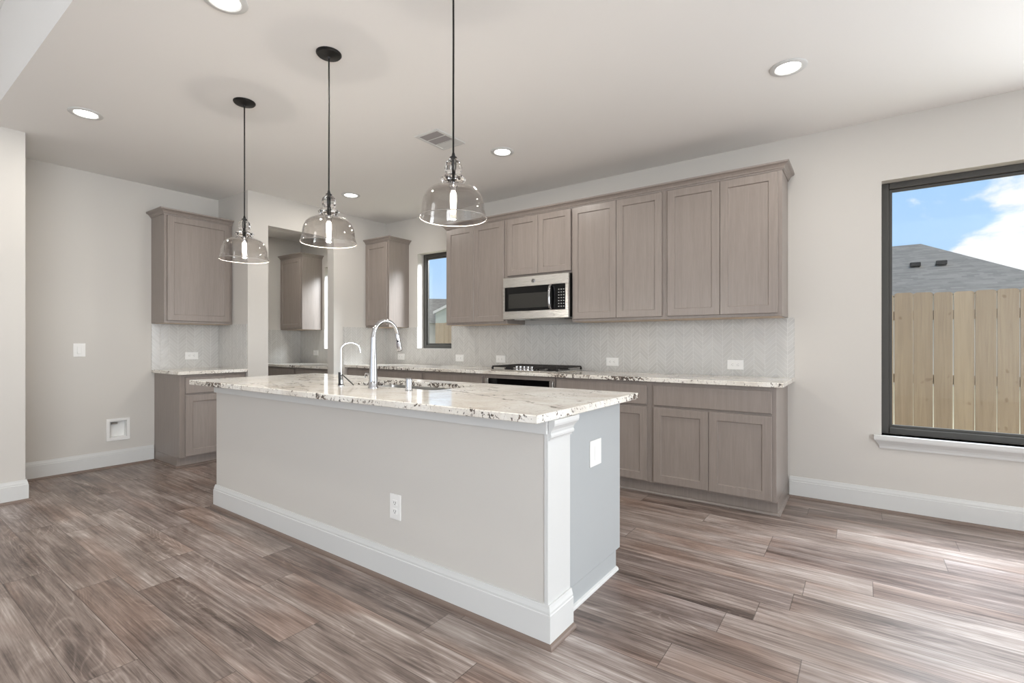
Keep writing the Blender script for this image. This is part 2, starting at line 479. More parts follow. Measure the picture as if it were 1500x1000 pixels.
# stool with cove apron under the large window
mb = MB().box(W1[0], W1[1], -.002, .085, W1[2]-.012, W1[2])
mb.rings_rect(W1[0]-.008, W1[1]+.008, -.010, 0, [(.004, .445), (.006, .46), (.012, .475), (.025, .492), (.034, .503), (.036, .512), (.036, .535)], 'lrf')
mb.build('window_sill', M['trim'], w1)
# frames in the living-room windows behind the camera
def side_frames():
    mb = MB()
    for y in (-9.0, -7.6, -6.2, -4.8):
        mb.box(XR+.02, XR+.07, y-.03 if y > -8.9 else y, y+.03 if y < -4.9 else y, .2, 2.4)
    mb.box(XR+.02, XR+.07, -9.0, -4.8, .2, .26).box(XR+.02, XR+.07, -9.0, -4.8, 2.34, 2.4)
    return mb
structure('window_4', side_frames(), M['frame'])
mb = MB()
for x in (-4.37, -2.8, -1.2, .37): mb.box(x-.03, x+.03, YR-.07, YR-.02, .3, 2.6)
structure('window_5', mb.box(-4.4, .4, YR-.07, YR-.02, .3, .36).box(-4.4, .4, YR-.07, YR-.02, 2.54, 2.6), M['frame'])

# baseboards with shoe moulding
BB = [(0, 0.0), (.016, 0.0), (.016, .124), (.013, .127), (.013, .136), (.009, .150), (.007, .160), (0, .160)]
SH = [(.016, 0.0), (.030, 0.0), (.029, .008), (.025, .015), (.016, .019)]
def baseboard(name, path):
    o = structure(name, MB().sweep(path, BB), M['trim'])
    MB().sweep(path, SH).build('shoe_moulding', M['shoe'], o)
    return o
baseboard('baseboard_right', [(WD[0]-.02, 0), (.012, 0)][::-1])
baseboard('baseboard_left', [(XL, -3.46), (XL, -2.412)])
baseboard('baseboard_living', [(X0, YR+.1), (X0, -3.46), (XL+.04, -3.46)])
baseboard('baseboard_column', [(XKB, -1.587), (XK, -1.587)][::-1])

# ------------------------------------------------------------------ tile backsplash
def splash(name, label, loc, rotz, x0, x1, z0, z1, hole=None):
    mb = MB()
    if hole:
        a, b, zz = hole
        mb.box(x0, a, -.008, -.0004, z0, z1).box(a, b, -.008, -.0004, z0, zz).box(b, x1, -.008, -.0004, z0, z1)
    else: mb.box(x0, x1, -.008, -.0004, z0, z1)
    o = mb.build(name, M['tile'], loc=loc, rotz=rotz)
    return tag(o, label, 'backsplash')
splash('tile_backsplash', 'long pale grey chevron tile backsplash behind the cooktop', (0, 0, 0), 0, XK+.008, .045, .914, 1.375, (W2[0]-.0, W2[1]+.0, W2[2]))
splash('tile_backsplash', 'narrow chevron tile strip left of the corner wall cabinet, right of the doorway', (XK, 0, 0), PI/2, -.66, 0, .914, 1.375)
splash('tile_backsplash', 'glossy chevron tile backsplash behind the short niche counter on the left', (XL, 0, 0), PI/2, -2.43, -1.80, .914, 1.375)
splash('tile_backsplash', 'shadowed chevron tile on the niche return wall beside the doorway', (0, -1.80, 0), 0, XL+.008, XK-.01, .914, 1.375)
splash('tile_backsplash', 'chevron tile on the pantry back wall seen through the doorway', (0, 0, 0), 0, XN+.008, XKB, .878, 1.375, (W3[0], W3[1], W3[2]))
splash('tile_backsplash', 'chevron tile on the pantry side wall seen through the doorway', (XN, 0, 0), PI/2, -1.6, 0, .878, 1.375)

# ------------------------------------------------------------------ cabinets (built facing -y, x = 0 at their left, back at y = 0)
def shaker(x0, x1, z0, z1, yb, th=.019, fw=.057):
    yf = yb-th
    L = [(0, yb), (0, yf+.0025), (.0025, yf), (fw, yf), (fw+.0035, yf+.0085), (fw+.006, yf+.0095)]
    mb = MB()
    mb.loft([[(x0+i, y, z0+i), (x1-i, y, z0+i), (x1-i, y, z1-i), (x0+i, y, z1-i)] for i, y in L])
    return mb
def slab(x0, x1, z0, z1, yb, th=.019):
    yf = yb-th
    L = [(0, yb), (0, yf+.003), (.003, yf)]
    return MB().loft([[(x0+i, y, z0+i), (x1-i, y, z0+i), (x1-i, y, z1-i), (x0+i, y, z1-i)] for i, y in L])

CROWN = [(0, 2.424), (.004, 2.424), (.006, 2.432), (.012, 2.436), (.016, 2.446), (.028, 2.458), (.040, 2.464), (.044, 2.468), (.046, 2.478), (0, 2.478)]
def upper(label, loc, rotz, w, doors, z0=1.375, z1=2.435, d=.325, crown=None, name='wall_cabinet', group=None):
    o = thing(name, label, 'cabinet', loc, rotz, group)
    MB().box(0, w, -d, -.002, z0, z1, .0015).build('cabinet_box', M['cab'], o)
    MB().box(.018, w-.018, -d+.018, -.02, z0-.0025, z0+.004).build('underside_panel', M['maple'], o)
    for a, b, za, zb in doors: shaker(a, b, za, zb, -d-.001).build('door', M['cab'], o)
    if crown: MB().rings_rect(0, w, -d, -.002, CROWN, crown).build('crown_moulding', M['cab'], o)
    return o
def base(label, loc, rotz, w, fronts, d=.60, h=.881, ends='', name='base_cabinet', group=None, shoe=True, toe=.06):
    """fronts: list of ('door'|'drawer', x0, x1, z0, z1)"""
    o = thing(name, label, 'cabinet', loc, rotz, group)
    MB().box(0, w, -d, -.002, .10, h, .0015).build('cabinet_box', M['cab'], o)
    MB().box(0, w, -d+toe, -.002, 0.001, .0995).build('toe_kick', M['cab'], o)
    for k, a, b, za, zb in fronts:
        (shaker if k == 'door' else slab)(a, b, za, zb, -d-.001).build(k, M['cab'], o)
    if shoe:
        SH2 = [(0, 0.001), (.016, 0.001), (.015, .009), (.011, .016), (0, .019)]
        P = [(0, -d+toe), (w, -d+toe)]
        if 'r' in ends: P = P + [(w, -.003)]
        if 'l' in ends: P = [(0, -.003)] + P
        MB().sweep(P, SH2).build('shoe_moulding', M['shoe'] if 'l' in ends else M['cab'], o)
    return o

ZD0, ZD1 = 1.398, 2.414
# wall cabinets of the long run: x ranges
upper('tall two-door taupe wall cabinet between the small window and the microwave', (-3.275, 0, 0), 0, .832,
      [(.022, .407, ZD0, ZD1), (.410, .803, ZD0, ZD1)])
upper('short two-door taupe wall cabinet directly above the microwave', (-2.443, 0, 0), 0, .742,
      [(.016, .377, 1.848, ZD1), (.380, .734, 1.848, ZD1)], z0=1.828)
upper('tall two-door taupe wall cabinet right of the microwave', (-1.701, 0, 0), 0, .860,
      [(.010, .436, ZD0, ZD1), (.439, .836, ZD0, ZD1)])
upper('tall two-door taupe wall cabinet at the window end of the long run', (-.841, 0, 0), 0, .843,
      [(.022, .422, ZD0, ZD1), (.425, .815, ZD0, ZD1)])
tag(MB().rings_rect(-3.275, .002, -.325, -.002, CROWN, 'lrf').build('crown_moulding', M['cab']),
    'long taupe crown moulding along the top of the main wall cabinets', 'moulding')
upper('single-door taupe wall cabinet in the kitchen corner, left of the small window', (XK+.002, 0, 0), 0, .441,
      [(.018, .424, ZD0, ZD1)], crown='rf')
upper('single-door taupe wall cabinet in the pantry, seen through the doorway', (XN+.002, 0, 0), 0, .575,
      [(.03, .555, ZD0, ZD1)], crown='rf')
upper('single-door taupe wall cabinet over the short niche counter', (XL, -2.432, 0), PI/2, .626,
      [(.022, .600, ZD0, ZD1)], d=.325, crown='lf')

# base cabinets of the long run
DZ = (.703, .856); OZ = (.113, .684)
def std(w, doors=2, a=.022, b=.027, top=.856):
    f = [('drawer', a, w-b, DZ[0], top)]
    if doors == 2:
        mid = (a+w-b)/2
        f += [('door', a, mid-.0015, *OZ), ('door', mid+.0015, w-b, *OZ)]
    else: f += [('door', a, w-b, *OZ)]
    return f
base('taupe base cabinet at the window end, wide drawer over two doors', (-.861, 0, 0), 0, .861, std(.861), ends='r')
base('taupe base cabinet right of the oven, partly behind the island end', (-1.715, 0, 0), 0, .853, std(.853))
base('taupe base cabinet left of the oven behind the island sink', (-3.335, 0, 0), 0, .835, std(.835))
base('taupe base cabinet under the small window', (-4.228, 0, 0), 0, .892, std(.892))
base('narrow taupe base cabinet in the kitchen corner behind the slim tap', (XK+.002, 0, 0), 0, .437, std(.437, 1))
base('taupe base cabinet under the pantry window', (-5.79, 0, 0), 0, .998, std(.998, top=.825), h=.845)
base('taupe base cabinet in the pantry corner', (XN+.002, 0, 0), 0, .886, std(.886, top=.825), h=.845)
base('taupe base cabinet under the short niche counter, drawer over one door', (XL, -2.405, 0), PI/2, .601,
     std(.601, 1, .045, .020), d=.605, ends='l')

# countertops
def counter(label, boxes, m, name='countertop', edge=None, bev=.003):
    mb = MB()
    for bx in boxes: mb.box(*bx, bev)
    o = mb.build(name, m)
    return tag(o, label, 'countertop')
counter('long speckled white granite countertop along the back wall', [(XK+.001, .045, -.638, -.001, .8825, .914)], M['granite_run'])
counter('short white granite countertop in the left niche', [(XL+.001, XK+.006, -2.432, -1.801, .8825, .914)], M['granite_run'])
counter('white granite countertop in the pantry behind the doorway', [(XN+.001, XKB-.001, -.64, -.001, .8465, .878)], M['granite_run'])

# ------------------------------------------------------------------ oven, cooktop, microwave
OX0, OX1 = -2.495, -1.722
o = thing('wall_oven', 'black glass oven with steel side strips below the cooktop', 'oven', ((OX0+OX1)/2, 0, 0))
w2 = (OX1-OX0)/2
MB().box(-w2, w2, -.60, -.004, .001, .8815).build('oven_housing', M['cab'], o)
for s in (-1, 1):
    MB().box(s*(w2-.044), s*(w2-.008), -.628, -.601, .11, .842, .002).build('side_strip', M['steel'], o)
MB().box(-w2+.045, w2-.045, -.622, -.601, .735, .845, .002).build('control_panel', M['blackglass'], o)
dr = MB().box(-w2+.045, w2-.045, -.632, -.601, .13, .728, .003).build('oven_door', M['blackglass'], o)
hd = MB().tube([(-w2+.08, -.675, .69), (w2-.08, -.675, .69)], .011, 12)
for s in (-1, 1): hd.cyl((s*(w2-.11), -.633, .69), (s*(w2-.11), -.675, .69), .008, n=10)
hd.build('handle', M['steel'], dr, smooth=True)

o = thing('gas_cooktop', 'steel gas cooktop with black grates on the back counter', 'cooktop', (-2.09, -.33, .9145))
MB().box(-.372, .372, -.245, .245, 0, .012, .004, 2).build('tray', M['steel'], o)
def grate(x0, x1, y0, y1):
    mb = MB(); zt = .047
    for y in (y0, y1): mb.box(x0, x1, y-.006, y+.006, zt-.013, zt, .002)
    for x in (x0, x1): mb.box(x-.006, x+.006, y0, y1, zt-.013, zt, .002)
    xm = (x0+x1)/2; ym = (y0+y1)/2
    mb.box(xm-.005, xm+.005, y0, y1, zt-.011, zt, .002)
    for y in (y0+(y1-y0)*.27, ym, y0+(y1-y0)*.73): mb.box(x0, x1, y-.005, y+.005, zt-.011, zt, .002)
    for x in (x0, x1):
        for y in (y0, y1): mb.box(x-.008, x+.008, y-.008, y+.008, .0125, zt-.01, .002)
    return mb
grate(-.360, -.128, -.225, .232).build('grate', M['iron'], o)
grate(-.116, .116, -.150, .232).build('grate', M['iron'], o)
grate(.128, .360, -.225, .232).build('grate', M['iron'], o)
for bx, by, br in ((-.244, -.11, .034), (-.244, .12, .042), (0, .04, .052), (.244, -.11, .042), (.244, .12, .034)):
    b_ = MB().lathe([(br+.014, .0122), (br+.014, .018), (br, .020), (br, .027), (0.001, .027)], 24, (bx, by, 0), True, True).build('burner', M['iron'], o, smooth=True)
for kx, ky in ((-.086, -.205), (-.043, -.205), (0, -.205), (.043, -.205), (.086, -.205)):
    MB().lathe([(.019, .0122), (.019, .020), (.0165, .024), (.0155, .046), (.013, .049), (0.001, .049)], 20, (kx, ky, 0), True, True).build('knob', M['chrome'], o, smooth=True)

o = thing('microwave', 'stainless over-range microwave under the short wall cabinet', 'microwave', (-2.07, 0, 1.413))
W_, H_ = .369, .408
MB().box(-W_, W_, -.372, -.004, .006, H_, .002).build('microwave_body', M['black'], o)
# door with the window opening
mb = MB()
x0, x1, a0, a1, z0, z1, za, zb = -W_, .208, -W_+.022, .190, 0, H_, .078, .312
d_ = MB()
d_.box(x0, W_, -.400, -.373, zb, z1, .003).box(x0, W_, -.400, -.373, z0, za, .003)
d_.box(x0, a0, -.400, -.373, za, zb).box(W_-.030, W_, -.400, -.373, za, zb)
door = d_.build('door_frame', M['steel'], o)
MB().box(a0, .208, -.398, -.374, za, zb).build('window_glass', M['blackglass'], o)
M['mwscreen'] = mat('mesh_screen', srgb(50, 49, 46), .2, 0, .3)
MB().box(a0+.045, .208-.055, -.3995, -.3975, za+.028, zb-.066).build('window_screen', M['mwscreen'], o)
cp = MB().box(.212, W_-.032, -.398, -.374, za, zb).build('control_panel', M['blackglass'], o)
M['print'] = mat('grey_key_print', srgb(150, 150, 148), .5)
random.seed(2)
for r_ in range(7):
    for c_ in range(3):
        MB().box(.262+c_*.026, .262+c_*.026+.013, -.3992, -.3978, za+.022+r_*.026, za+.022+r_*.026+.009).build('button', M['print'], cp)
hn = MB().tube([(.188, -.404, .088), (.188, -.428, .10), (.188, -.436, .135), (.188, -.438, .195), (.188, -.436, .255), (.188, -.428, .29), (.188, -.404, .302)], .0125, 12)
hn.build('handle', M['chrome'], o, smooth=True)
bd = MB().lathe([(.021, 0), (.021, .003), (.018, .0045), (.001, .0045)], 28, cap0=True, cap1=True).build('round_badge', M['chrome'], o, smooth=True)
bd.rotation_euler.x = PI/2; bd.location = (-.01, -.3995, .360)
em = MB().lathe([(.0135, 0), (.0135, .0014), (.011, .0014), (.011, 0)], 28)
for k in (0, 1):
    em.tube([(.006*math.cos(a)*(1-.35*k)+(k*.002), .006*math.sin(a)*(1-.35*k), .0008) for a in [i*PI/8 for i in range(2, 15)]], .0013, 6)
em_ = em.build('monogram', M['slot'], bd); em_.location = (0, 0, .0042)
MB().box(-.30, -.17, -.30, -.20, -.003, .0065).build('lamp_lens', M['plastic'], o)
MB().box(-.10, .22, -.34, -.20, -.003, .0065, .001).build('grease_filter', M['steel'], o)

# ------------------------------------------------------------------ island
o = thing('kitchen_island', 'large kitchen island with greige half wall, white corner post and taupe end panel coloured pale for window glare', 'island', (-1.92, -2.25, 0))
def isl(name, mb, m, parent=None, **kw):
    q = mb.build(name, m, parent or o, **kw)
    if parent is None: q.matrix_parent_inverse = Matrix.Translation((1.92, 2.25, 0))
    return q
IXL, IXR = -3.318, -.54
isl('half_wall', MB().box(IXL, IXR, -2.685, -2.52, 0, .881), M['wall'])
isl('corner_post', MB().box(IXR, -.522, -2.69, -2.512, 0, .881, .001), M['trim'])
# cap moulding at the top of the post, frieze board under the overhang
CAP = [(0, .800), (.004, .800), (.006, .806), (.012, .812), (.013, .820), (.010, .828), (.013, .840), (.020, .850), (.026, .858), (.028, .866), (.028, .8815)]
isl('cap_moulding', MB().rings_rect(IXR-.0, -.522, -2.687, -2.512, CAP, 'rb'), M['trim'])
isl('frieze_board', MB().box(IXL, IXR+.018, -2.703, -2.6845, .826, .8815, .001), M['trim'])
path = [(IXL, -2.52), (IXL, -2.685), (-.522, -2.685), (-.522, -2.512)]
isl('baseboard', MB().sweep(path, BB), M['trim'])
isl('shoe_moulding', MB().sweep(path, SH), M['shoe'])
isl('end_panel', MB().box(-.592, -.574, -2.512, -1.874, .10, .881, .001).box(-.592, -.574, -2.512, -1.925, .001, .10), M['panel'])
isl('panel_shoe', MB().sweep([(-.574, -2.512+.016), (-.574, -1.922)], [(0, 0.001), (.014, 0.001), (.013, .009), (.009, .015), (0, .018)]), M['trim'])
isl('cabinet_box', MB().box(IXL+.02, -.5925, -2.519, -1.874, .10, .70).box(IXL+.02, -.5925, -1.90, -1.874, .70, .881).box(IXL+.02, -2.40, -2.519, -1.9005, .701, .881).box(-1.35, -.5925, -2.519, -1.9005, .701, .881), M['cab'])
isl('toe_kick', MB().box(IXL+.02, -.5925, -2.519, -1.925, .001, .0995), M['cab'])
for k in range(3):
    a = IXL+.04+k*.90
    for j in range(2):
        q = shaker(a+j*.44, a+j*.44+.43, .113, .684, 0); 
        bmesh.ops.rotate(q.bm, verts=q.bm.verts, cent=(0,0,0), matrix=Matrix.Rotation(PI, 3, 'Z'))
        bmesh.ops.translate(q.bm, verts=q.bm.verts, vec=(2*a+j*.88+.43, -1.873, 0))
        isl('door', q, M['cab'])
        q = slab(a+j*.44, a+j*.44+.43, .703, .856, 0)
        bmesh.ops.rotate(q.bm, verts=q.bm.verts, cent=(0,0,0), matrix=Matrix.Rotation(PI, 3, 'Z'))
        bmesh.ops.translate(q.bm, verts=q.bm.verts, vec=(2*a+j*.88+.43, -1.873, 0))
        isl('drawer', q, M['cab'])

# island countertop with the sink cut-out
SX0, SX1, SY0, SY1 = -2.27, -1.485, -2.335, -1.945
def slab_with_hole(x0, x1, y0, y1, z0, z1, hx0, hx1, hy0, hy1):
    mb = MB(); e = .003; 
    O = lambda i: [(x0+i, y0+i), (x1-i, y0+i), (x1-i, y1-i), (x0+i, y1-i)]
    def H(g, r=.05, n=4):
        pts = []
        for cx, cy, a0 in ((hx0+r, hy0+r, PI), (hx1-r, hy0+r, 1.5*PI), (hx1-r, hy1-r, 0), (hx0+r, hy1-r, .5*PI)):
            for k in range(n+1):
                a = a0+k*PI/2/n
                pts.append((cx+(r+g)*math.cos(a), cy+(r+g)*math.sin(a)))
        return pts
    bm = mb.bm
    def ring(pts, z): return [bm.verts.new((p[0], p[1], z)) for p in pts]
    ot, o1, o2, ob = ring(O(e), z1), ring(O(0), z1-e), ring(O(0), z0+e), ring(O(e), z0)
    ht, h1, hb = ring(H(.002), z1), ring(H(0), z1-.002), ring(H(0), z0)
    n = len(ht)
    def band(a, b, mi):
        mb.mi = mi
        for i in range(len(a)): mb.face([a[i], a[(i+1) % len(a)], b[(i+1) % len(a)], b[i]])
    band(ot, o1, 1); band(o1, o2, 1); band(o2, ob, 1); band(ht, h1, 1); band(h1, hb, 1)
    mb.mi = 0
    k = n//4
    for top, hole in ((ot, ht), (ob, hb)):
        for q in range(4):
            # corner fan and the side quad
            idx = [(q*k+j) % n for j in range(k)]
            for j in range(k-1): mb.face([top[q], hole[idx[j]], hole[idx[j+1]]])
            mb.face([top[q], hole[idx[-1]], hole[(idx[-1]+1) % n], top[(q+1) % 4]])
    return mb
tag(slab_with_hole(-3.469, -.501, -2.804, -1.79, .882, .914, SX0, SX1, SY0, SY1).build('countertop', [M['granite_island'], M['granite_edge']]),
    'big white granite island countertop with brown veins and a sink cut-out', 'countertop')
# sink
M['sinksteel'] = mat('satin_sink_steel', (.55, .54, .52), .3, 1.0)
def rr(x0, x1, y0, y1, r, z, n=4):
    pts = []
    for cx, cy, a0 in ((x0+r, y0+r, PI), (x1-r, y0+r, 1.5*PI), (x1-r, y1-r, 0), (x0+r, y1-r, .5*PI)):
        for k in range(n+1):
            a = a0+k*PI/2/n; pts.append((cx+r*math.cos(a), cy+r*math.sin(a), z))
    return pts
o2 = thing('kitchen_sink', 'undermount steel sink sunk into the island countertop', 'sink', (-1.8775, -2.14, .71))
hw, hd_ = (SX1-SX0)/2, (SY1-SY0)/2
mb = MB().loft([rr(-hw-.02, hw+.02, -hd_-.02, hd_+.02, .06, .171), rr(-hw-.004, hw+.004, -hd_-.004, hd_+.004, .05, .171), rr(-hw+.002, hw-.002, -hd_+.002, hd_-.002, .05, .02), rr(-hw+.03, hw-.03, -hd_+.03, hd_-.03, .04, .002), rr(-.05, .05, -.05, .05, .045, 0)], False, False)
mb.build('basin', M['sinksteel'], o2, smooth=True, angle=50)
MB().lathe([(.050, .0005), (.046, .003), (.030, .002), (.001, .002)], 24, (0, 0, 0)).build('drain', M['chrome'], o2, smooth=True)

# faucets
ZT = .9145
o = thing('kitchen_faucet', 'tall chrome gooseneck faucet rising from the island countertop', 'faucet', (-1.885, -2.437, ZT))
MB().lathe([(.001, 0), (.030, 0), (.030, .005), (.0265, .010), (.025, .06), (.0215, .15), (.0175, .24), (.0155, .295), (.0155, .300)], 24).build('body', M['chrome'], o, smooth=True)
arc = [(0, 0, .295)]
for k in range(0, 13):
    a = PI - k*(PI*.93)/12
    arc.append((.012*(1-math.cos(PI-a))/2, .088+.088*math.cos(a), .300+.100*math.sin(a)))
neck = MB().tube(arc, [.0155]+[.0145-.0003*k for k in range(13)], 14)
neck.build('gooseneck', M['chrome'], o, smooth=True)
e0 = Vector(arc[-1]); dirn = (Vector(arc[-1])-Vector(arc[-2])).normalized()
dirn = Vector((.03, .15, -1)).normalized()
hd2 = MB().tube([e0-dirn*.004, e0+dirn*.005, e0+dirn*.03, e0+dirn*.095, e0+dirn*.105], [.0125, .0145, .0150, .0185, .016], 16).build('spray_head', M['chrome'], o, smooth=True)
MB().tube([e0+dirn*.104, e0+dirn*.108], [.0145, .0135], 14).build('nozzle', M['black'], hd2, smooth=True)
MB().cyl(e0+dirn*.045+Vector((.012, -.013, 0)), e0+dirn*.045+Vector((.015, -.017, 0)), .006, n=10).build('spray_button', M['black'], hd2)
MB().tube([(-.018, .0, .075), (-.040, 0, .077)], [.013, .011], 14).build('lever_hub', M['chrome'], o, smooth=True)
MB().tube([(-.036, 0, .077), (-.050, -.002, .083), (-.064, -.004, .085), (-.070, -.004, .072), (-.070, -.004, .058)], [.006, .0055, .005, .0048, .0045], 10).build('lever', M['chrome'], o, smooth=True)

o = thing('filter_faucet', 'slim chrome filtered-water tap with black lever, left of the tall faucet', 'faucet', (-2.159, -2.464, ZT))
MB().lathe([(.001, 0), (.021, 0), (.021, .005), (.013, .010), (.012, .052), (.009, .060), (.008, .078)], 20).build('body', M['chrome'], o, smooth=True)
sp = [(0, 0, .075), (0, 0, .15), (0, 0, .225)]
for k in range(1, 13):
    a = PI - k*(PI*.97)/12
    sp.append((.048*(1+math.cos(a))*.62, .048*(1+math.cos(a)), .225+.042*math.sin(a)))
sp.append((sp[-1][0]+.0015, sp[-1][1]+.002, .206))
MB().tube(sp, .0052, 10).build('spout', M['chrome'], o, smooth=True)
MB().tube([(.004, -.013, .085), (.006, -.016, .055), (.009, -.018, .022), (.014, -.018, .006)], [.008, .007, .006, .011], 10).build('lever', M['black'], o, smooth=True)
MB().tube([(.012, 0, .070), (.045, .014, .042), (.086, .028, .008)], [.004, .004, .004], 8).build('side_rod', M['slot'], o, smooth=True)
o = thing('soap_dispenser', 'short round chrome air-gap cap right of the tall faucet', 'dispenser', (-1.589, -2.429, ZT))
MB().lathe([(.001, 0), (.021, 0), (.021, .004), (.0185, .006), (.0185, .060), (.0175, .067), (.015, .070), (.001, .070)], 24).build('cap', M['chrome'], o, smooth=True)
MB().lathe([(.0215, .0045), (.0225, .003), (.0215, .0015)], 24).build('base_ring', M['chrome'], o, smooth=True)

# ------------------------------------------------------------------ wall plates
def plate(name, label, cat, loc, rotz, w, h, kind, group=None):
    o = thing(name, label, cat, loc, rotz, group)
    MB().box(-w/2, w/2, -.006, 0, -h/2, h/2, .002, 2).build('cover_plate', M['plastic'], o)
    def socket(cx, cz, vertical):
        q = MB().box(cx-.0165, cx+.0165, -.0082, -.006, cz-.014, cz+.014, .0015).build('receptacle', M['plastic'], o)
        s = MB()
        if vertical: s.box(cx-.008, cx-.0055, -.0085, -.008, cz-.003, cz+.006).box(cx+.0055, cx+.008, -.0085, -.008, cz-.003, cz+.006).box(cx-.0025, cx+.0025, -.0085, -.008, cz-.010, cz-.0055)
        else: s.box(cx-.003, cx+.006, -.0085, -.008, cz-.008, cz-.0055).box(cx-.003, cx+.006, -.0085, -.008, cz+.0055, cz+.008).box(cx-.010, cx-.0055, -.0085, -.008, cz-.0025, cz+.0025)
        s.build('slots', M['slot'] if kind == 'duplex_v' else M['slit'], q)
    if kind == 'duplex_h':
        socket(-.021, 0, False); socket(.021, 0, False)
    elif kind == 'duplex_v':
        socket(0, .021, True); socket(0, -.021, True)
    elif kind == 'rocker':
        MB().box(-.017, .017, -.0095, -.006, -.034, .034, .002).build('rocker', M['plastic'], o)
    elif kind == 'blank':
        MB().box(-.017, .017, -.0078, -.006, -.034, .034, .001).build('insert', M['plastic'], o)
    return o
for x, lab in ((-4.360, 'white outlet on tile in the kitchen corner, left of the small window'),
               (-3.357, 'white outlet on tile just right of the small window'),
               (-2.760, 'white outlet on tile just left of the cooktop'),
               (-1.445, 'white outlet on tile between the cooktop and the window end'),
               (-.372, 'white outlet on tile nearest the open end of the counter')):
    plate('wall_outlet', lab, 'outlet', (x, -.008, 1.003), 0, .124, .078, 'duplex_h', 'backsplash outlets')
plate('wall_outlet', 'white outlet on pantry tile seen through the doorway', 'outlet', (-6.25, -.008, 1.03), 0, .12, .076, 'duplex_h', 'backsplash outlets')
plate('wall_outlet', 'white outlet on tile in the left niche', 'outlet', (XL+.008, -2.07, 1.045), PI/2, .124, .078, 'duplex_h', 'backsplash outlets')
plate('wall_outlet', 'white upright outlet low on the island half wall', 'outlet', (-1.4025, -2.685, .372), 0, .078, .124, 'duplex_v')
plate('wall_outlet', 'white cover plate high on the island end panel', 'outlet', (-.574, -2.172, .655), PI/2, .118, .124, 'blank')
plate('light_switch', 'white switch plate on the left wall beside the niche', 'switch', (XL, -2.987, 1.115), PI/2, .086, .122, 'rocker')
o = thing('valve_box', 'white recessed water outlet box low on the left wall', 'valve box', (XL, -2.70, .356), PI/2)
mb = MB(); a, b_ = .092, .105
for q in ((-a, a, b_-.026, b_), (-a, a, -b_, -b_+.030), (-a, -a+.026, -b_+.030, b_-.026), (a-.026, a, -b_+.030, b_-.026)):
    mb.box(q[0], q[1], -.009, 0, q[2], q[3], .0015)
mb.build('flange', M['plastic'], o)
mb = MB()
mb.box(-a+.027, a-.027, .060, .064, -b_+.031, b_-.027).box(-a+.0275, -a+.030, 0, .06, -b_+.031, b_-.027).box(a-.030, a-.0275, 0, .06, -b_+.031, b_-.027).box(-a+.03, a-.03, 0, .06, -b_+.0305, -b_+.034).box(-a+.03, a-.03, 0, .06, b_-.030, b_-.0275)
mb.build('recess', M['plastic'], o)
MB().cyl((-.045, .030, .056), (.0, .030, .056), .010, n=12).cyl((-.03, .030, .056), (-.03, .055, .056), .007, n=12).build('valve', M['steel'], o, smooth=True)

# ------------------------------------------------------------------ lights
def downlight(label, x, y):
    o = thing('ceiling_light', label, 'ceiling light', (x, y, ZC), 0, 'recessed ceiling lights')
    MB().lathe([(.096, -.0005), (.096, -.003), (.090, -.007), (.070, -.008), (.064, -.004), (.063, -.0005)], 36).build('trim_ring', M['trim'], o, smooth=True)
    MB().lathe([(.0635, -.0032), (.001, -.0036)], 36).build('lens', M['lens'], o, smooth=True)
    l = bpy.data.lights.new('lamp', 'AREA'); l.shape = 'DISK'; l.size = .12; l.energy = DOWNLIGHT_W; l.color = (1, .95, .88)
    q = bpy.data.objects.new('lamp', l); C.objects.link(q); q.parent = o; q.location = (0, 0, -.012)
    return o
downlight('recessed ceiling light near the white wall corner at far left', -3.856, -3.291)
downlight('recessed ceiling light cut by the top edge of the photo', -1.906, -3.262)
downlight('recessed ceiling light before the doorway wall, behind the middle pendant', -3.959, -1.07)
downlight('recessed ceiling light beside the air vent', -1.939, -1.083)
downlight('recessed ceiling light above the open floor at right', .126, -1.123)
downlight('recessed ceiling light inside the pantry', -5.7, -.95)

